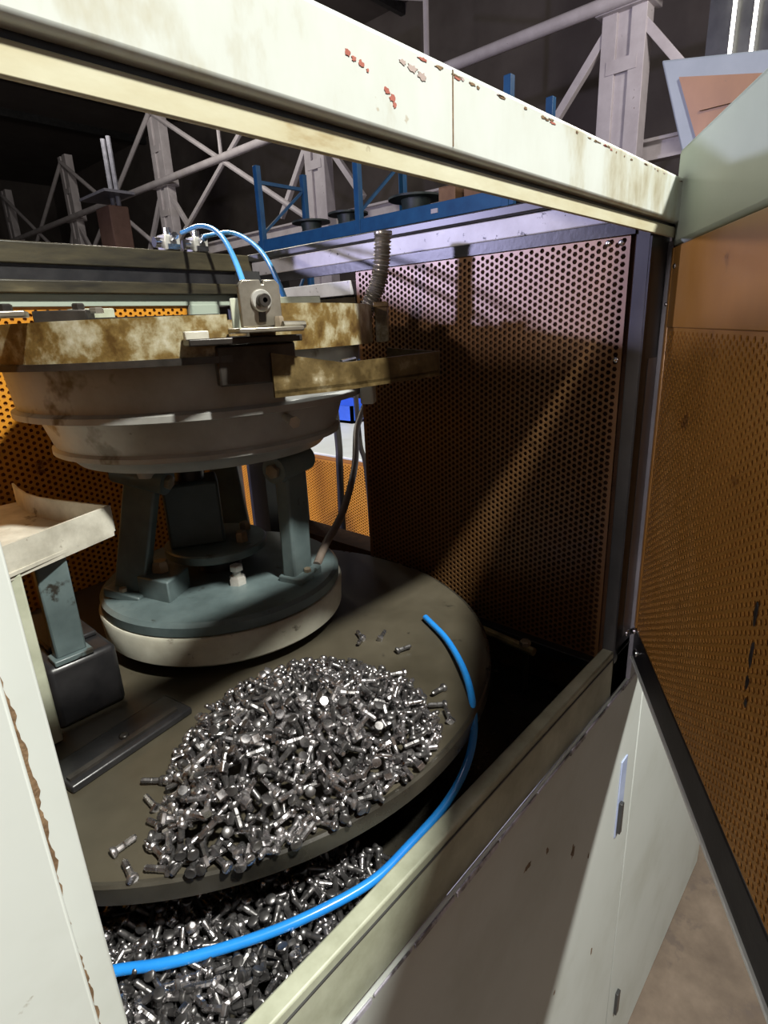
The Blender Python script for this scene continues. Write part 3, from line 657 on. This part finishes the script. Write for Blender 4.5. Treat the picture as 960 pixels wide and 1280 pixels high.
# ------------------------------------------------------------------ hoses, valves, conduit
hose = MB().tube(spline([(0.549,0.441,1.170),(0.517,0.380,1.170),(0.467,0.318,1.170),(0.423,0.279,1.157),(0.392,0.266,1.133),(0.350,0.262,1.116),(0.296,0.264,1.108),(0.254,0.268,1.104),(0.206,0.284,1.103),(0.161,0.307,1.101),(0.111,0.340,1.100),(0.080,0.367,1.10),(0.04,0.40,1.098)], 10), 0.0042, 12).build('air_hose', 'blue_hose')
tag(hose, 'bright blue air hose lying around the edge of the round table', 'hose')
h2 = MB().tube(spline([(0.562,0.950,1.712),(0.545,0.86,1.709),(0.485,0.72,1.672),(0.425,0.60,1.605),(0.40,0.56,1.543)], 10), 0.0035, 10).build('air_hose', 'cyan_hose')
tag(h2, 'left one of the two light blue air tubes arching from the valves', 'hose', 'valve air tubes')
h3 = MB().tube(spline([(0.600,0.950,1.709),(0.600,0.86,1.703),(0.560,0.74,1.662),(0.495,0.62,1.602),(0.468,0.565,1.543)], 10), 0.0035, 10).build('air_hose', 'cyan_hose')
tag(h3, 'right one of the two light blue air tubes arching from the valves', 'hose', 'valve air tubes')
def valve(x, label):
    t = thing('pneumatic_valve', (x, 0.965, 1.6845), label, 'valve', 'pneumatic valves')
    MB().box(x-0.014, x+0.014, 0.953, 0.979, 1.6845, 1.709).build('body', 'zinc_bolt', t, 0.002)
    MB().cyl((x,0.966,1.709), (x,0.966,1.720), 0.006, 12).build('plunger', 'chrome', t)
    MB().cyl((x,0.953,1.703), (x,0.942,1.706), 0.006, 12).build('fitting', 'chrome', t)
    MB().cyl((x-0.014,0.966,1.697), (x-0.026,0.966,1.697), 0.008, 14).build('knob', 'chrome', t)
    MB().box(x-0.011, x+0.011, 0.949, 0.953, 1.686, 1.694).build('nameplate', 'chrome', t)
valve(0.545, 'left small metal pneumatic valve on the back rail with round knob')
valve(0.598, 'right small metal pneumatic valve on the back rail')
# ribbed conduit
cp = spline([(0.530,0.745,1.50),(0.575,0.66,1.512),(0.592,0.590,1.545),(0.600,0.566,1.578),(0.612,0.555,1.615),(0.616,0.550,1.665)], 40)
cl = thing('ribbed_conduit', (0.53, 0.745, 1.5), 'bent ribbed metal conduit standing up behind the bowl rim', 'conduit')
rad = [0.0105 + 0.0016*math.sin(i*1.9) for i in range(len(cp))]
MB().tube(cp, 0.01, 14, rad).build('hose', 'steel_bracket', cl)
MB().lathe([(0.0085,0.0),(0.0118,0.0),(0.0122,0.002),(0.0118,0.004),(0.0085,0.004)], cp[-1] - Vector((0,0,0.002)), 18).build('end_ring', 'steel_bracket', cl)
# cables and things seen through the side opening
tag(MB().tube(spline([(0.478,0.575,1.238),(0.52,0.60,1.252),(0.60,0.645,1.272),(0.70,0.715,1.315),(0.80,0.80,1.37),(0.95,0.90,1.36),(1.0,0.95,0.9),(1.0,0.97,0.01)], 8), 0.006, 10).build('power_cable', 'brown_cable'), 'thick grey brown cable rising from the feeder base through the side opening', 'cable')
tag(MB().tube(spline([(0.93,1.02,1.50),(0.93,1.00,1.30),(0.925,1.00,1.1),(0.93,1.02,0.0)], 8), 0.009, 10).build('drop_cable', 'black_cable'), 'thicker black vertical cable hanging in front of the lit orange panel', 'cable')
tag(MB().tube(spline([(0.95,0.955,1.50),(0.952,0.95,1.30),(0.965,0.94,1.1),(0.97,0.93,0.0)], 8), 0.006, 10).build('drop_cable', 'black_cable'), 'thinner black cable hanging by the side wall edge', 'cable')
sp = thing('side_screen', (1.06, 1.15, 0), 'lit orange perforated panel seen through the side opening', 'panel')
MB().box(1.06, 1.09, 0.85, 1.62, 0.0, 1.20).build('panel_body', 'orange_wool', sp)
perforated('perforated_sheet', 'orange_sheet', sp, (1.056, 0.86, 0.75), (0,1,0), (0,0,1), (-1,0,0), 0.75, 0.45)
wb = thing('white_bench', (1.4, 1.4, 0), 'white bench top behind the lit orange panel', 'bench')
MB().box(1.095, 1.75, 0.7, 2.2, 1.18, 1.205).build('bench_top', 'paint_white', wb, 0.003)
for x_ in (1.13, 1.70):
    for y_ in (0.75, 2.15):
        MB().box(x_-0.025, x_+0.025, y_-0.025, y_+0.025, 0, 1.18).build('leg', 'paint_white', wb)
bb = thing('parts_bin', (1.62, 1.72, 1.205), 'small blue plastic bin on the white bench', 'bin')
MB().box(1.52, 1.72, 1.55, 1.90, 1.205, 1.215).build('bottom', 'bin_blue', bb)
for a in ((1.52,1.53,1.55,1.90),(1.71,1.72,1.55,1.90),(1.52,1.72,1.55,1.56),(1.52,1.72,1.89,1.90)):
    MB().box(a[0],a[1],a[2],a[3],1.205,1.27).build('side', 'bin_blue', bb)
rod = MB().tube([(0.655,0.487,1.109),(0.660,0.42,1.109),(0.650,0.330,1.109)], 0.006, 8)
rodt = thing('brass_strip', (0.655,0.40,1.03), 'dull brass coloured rail lying at the foot of the perforated side wall', 'rail')
rod.build('rail_bar', 'brass_strip', rodt)
hexbolt('nut', (0.652,0.345,1.114), up, 0.008, 0.007, 'rusty_bolt', rodt)
for y_ in (0.345, 0.47):
    MB().cyl((0.655,y_,1.03), (0.655,y_,1.105), 0.004, 8).build('stud', 'oily_pan', rodt)

# ------------------------------------------------------------------ bolts
def bolt_mesh(name, material, square=False):
    b = MB()
    n = 8
    hr = 0.0051
    if square:
        pr = [(0,0.0),(hr*0.92,0.0),(hr*1.12,0.0006),(hr*1.12,0.0036),(0.0040,0.0044),(0.0030,0.0050)]
        b.lathe(pr, (0,0,-0.0115), 4)
    else:
        pr = [(0,0.0),(hr*0.86,0.0),(hr,0.0007),(hr,0.0028),(0.0044,0.0042),(0.0030,0.0054)]
        b.lathe(pr, (0,0,-0.0115), 9)
    b.smooth = [False]*len(b.f)
    b.lathe([(0.0030,-0.0068),(0.0030,-0.001),(0.0026,0.0),(0.0030,0.0008),(0.0026,0.0022),(0.0030,0.0036),(0.0026,0.005),(0.0030,0.0064),(0.0026,0.0078),(0.0029,0.0092),(0.0018,0.0112),(0,0.0112)], (0,0,0), 7)
    return b.mesh(name, material)
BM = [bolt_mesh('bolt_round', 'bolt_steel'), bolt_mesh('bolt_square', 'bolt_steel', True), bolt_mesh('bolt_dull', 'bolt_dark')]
def inside(p, poly):
    x, y = p; c = False; j = len(poly)-1
    for i in range(len(poly)):
        xi, yi = poly[i]; xj, yj = poly[j]
        if (yi > y) != (yj > y) and x < (xj-xi)*(y-yi)/(yj-yi)+xi: c = not c
        j = i
    return c
def bdist(p, poly):
    best = 9
    for i in range(len(poly)):
        a = Vector(poly[i]); b = Vector(poly[(i+1) % len(poly)]); q = Vector(p); ab = b-a
        t = max(0, min(1, (q-a).dot(ab)/ab.length_squared)); best = min(best, (a+ab*t-q).length)
    return best
PILE = [(0.32,0.480),(0.358,0.462),(0.398,0.400),(0.406,0.345),(0.380,0.290),(0.335,0.277),(0.295,0.279),(0.252,0.283),(0.215,0.296),(0.173,0.314),(0.150,0.330),(0.132,0.350),(0.126,0.376),(0.156,0.407),(0.188,0.453),(0.222,0.478),(0.277,0.487)]
LOW = [(0.03,0.44),(0.09,0.44),(0.16,0.40),(0.21,0.37),(0.275,0.325),(0.295,0.285),(0.275,0.265),(0.14,0.264),(0.03,0.264)]
def h_up(p): 
    d = bdist(p, PILE); q = min(1, d/0.085); return 0.050*(q*(2-q))
def h_low(p):
    q = min(1, bdist(p, LOW)/0.03); return 0.043 + 0.010*q
rb = random.Random(11)
spots = []
def scatter(poly, hf, z0, spacing, layer, tries):
    xs = [p[0] for p in poly]; ys_ = [p[1] for p in poly]; got = []; cell = {}
    for _ in range(tries):
        p = (rb.uniform(min(xs), max(xs)), rb.uniform(min(ys_), max(ys_)))
        if not inside(p, poly): continue
        k = (int(p[0]/spacing), int(p[1]/spacing)); ok = True
        for i in (-1,0,1):
            for j in (-1,0,1):
                for q in cell.get((k[0]+i, k[1]+j), ()):
                    if (q[0]-p[0])**2 + (q[1]-p[1])**2 < spacing**2: ok = False
        if not ok: continue
        cell.setdefault(k, []).append(p)
        z = z0 + max(hf(p) - layer*0.009, 0) + 0.0055 + rb.uniform(0, 0.006)*(1 if hf(p) > 0.012 else 0)
        d = Vector((rb.gauss(0,1), rb.gauss(0,1), rb.gauss(0,0.55) if hf(p) > 0.012 else rb.gauss(0,0.12))).normalized()
        if rb.random() < 0.16 and hf(p) > 0.012: d = Vector((rb.gauss(0,0.35), rb.gauss(0,0.35), -1 if rb.random() < 0.75 else 1)).normalized()
        got.append((Vector((p[0], p[1], z)), d, layer))
    return got
top_up = scatter(PILE, h_up, ZT, 0.0080, 0, 30000)
sub_up = scatter(PILE, h_up, ZT, 0.0085, 1, 20000)
top_low = scatter(LOW, h_low, 1.03, 0.0080, 0, 30000)
sub_low = scatter(LOW, h_low, 1.03, 0.0085, 1, 20000)
def rotm(pos, d):
    q = Vector((0,0,1)).rotation_difference(d)
    return Matrix.Translation(pos) @ q.to_matrix().to_4x4() @ Matrix.Rotation(rb.uniform(0, 6.28), 4, 'Z') @ Matrix.Scale(0.9, 4)
def placed(s): return rotm(s[0], s[1])
eye = Vector((0,0,1.55))
def rank(lst, n, cond): 
    c = [s for s in lst if cond(s[0])]; c.sort(key=lambda s: (s[0]-eye).length); return c[:n]
vis_up = rank(top_up, 205, lambda p: True)
vis_low = rank(top_low, 78, lambda p: p.x + p.y < 9 and (p.xy - DC.xy).length > DR + 0.0 and p.x > 0.06 or (p.y < 0.33 and p.x > 0.06))
stray = [(0.113,0.401),(0.105,0.376),(0.194,0.540),(0.148,0.426),(0.161,0.449),(0.461,0.480),(0.452,0.470),(0.479,0.457),(0.471,0.414),(0.412,0.441),(0.408,0.315),(0.402,0.296),(0.429,0.329),(0.418,0.36),(0.425,0.385),(0.14,0.40),(0.12,0.36)]
LOOK = {0: 'bright round-headed steel bolt', 1: 'bright square-headed steel bolt', 2: 'dull dark round-headed bolt'}
def put(s, where, group, dark=0.58):
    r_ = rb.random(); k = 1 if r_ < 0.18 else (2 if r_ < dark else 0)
    o = bpy.data.objects.new('bolt', BM[k]); col.objects.link(o); o.matrix_world = placed(s)
    tag(o, LOOK[k] + ' ' + where, 'bolt', group)
for s in vis_up: put(s, 'in the heap on the round table', 'bolts heaped on the round table')
for s in vis_low: put(s, 'in the drift below the round table edge', 'bolts drifted under the table edge', 0.82)  # larger dark share stands in for shade on the drift
for x_, y_ in stray:
    a = rb.uniform(0, 6.28)
    wh = 'lying apart between the heap and the left post' if x_ < 0.2 else ('lying apart between the heap and the feeder base' if y_ > 0.405 else 'lying apart between the heap and the blue hose')
    put((Vector((x_, y_, ZT+0.0042)), Vector((math.cos(a), math.sin(a), 0.11)).normalized(), 0), wh, 'stray bolts on the table')
def join(name, lst, label, cat, dark=0.58):
    tmpl = []
    for me in BM: tmpl.append(([v.co.copy() for v in me.vertices], [tuple(p.vertices) for p in me.polygons], [p.use_smooth for p in me.polygons]))
    V, F, S, MI = [], [], [], []
    for s in lst:
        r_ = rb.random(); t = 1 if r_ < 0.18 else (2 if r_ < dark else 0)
        M = placed(s); k = len(V)
        V += [tuple(M @ c) for c in tmpl[t][0]]; F += [tuple(i+k for i in f) for f in tmpl[t][1]]; S += tmpl[t][2]
        MI += [1 if t == 2 else 0]*len(tmpl[t][1])
    me = bpy.data.meshes.new(name); me.from_pydata(V, [], F); me.materials.append(MATS['bolt_steel']); me.materials.append(MATS['bolt_dark'])
    me.polygons.foreach_set('use_smooth', S); me.polygons.foreach_set('material_index', MI); me.update()
    o = bpy.data.objects.new(name, me); col.objects.link(o)
    return tag(o, label, cat, kind='stuff')
su = set(map(id, vis_up)); sl_ = set(map(id, vis_low))
join('bolt_heap', [s for s in top_up + sub_up if id(s) not in su], 'heap of small steel bolts piled on the dark round table', 'bolts')
join('bolt_drift', [s for s in top_low + sub_low if id(s) not in sl_], 'drift of loose bolts in the pan below the round table', 'bolts', 0.82)  # more dark bolts here too, shade carried by their colour
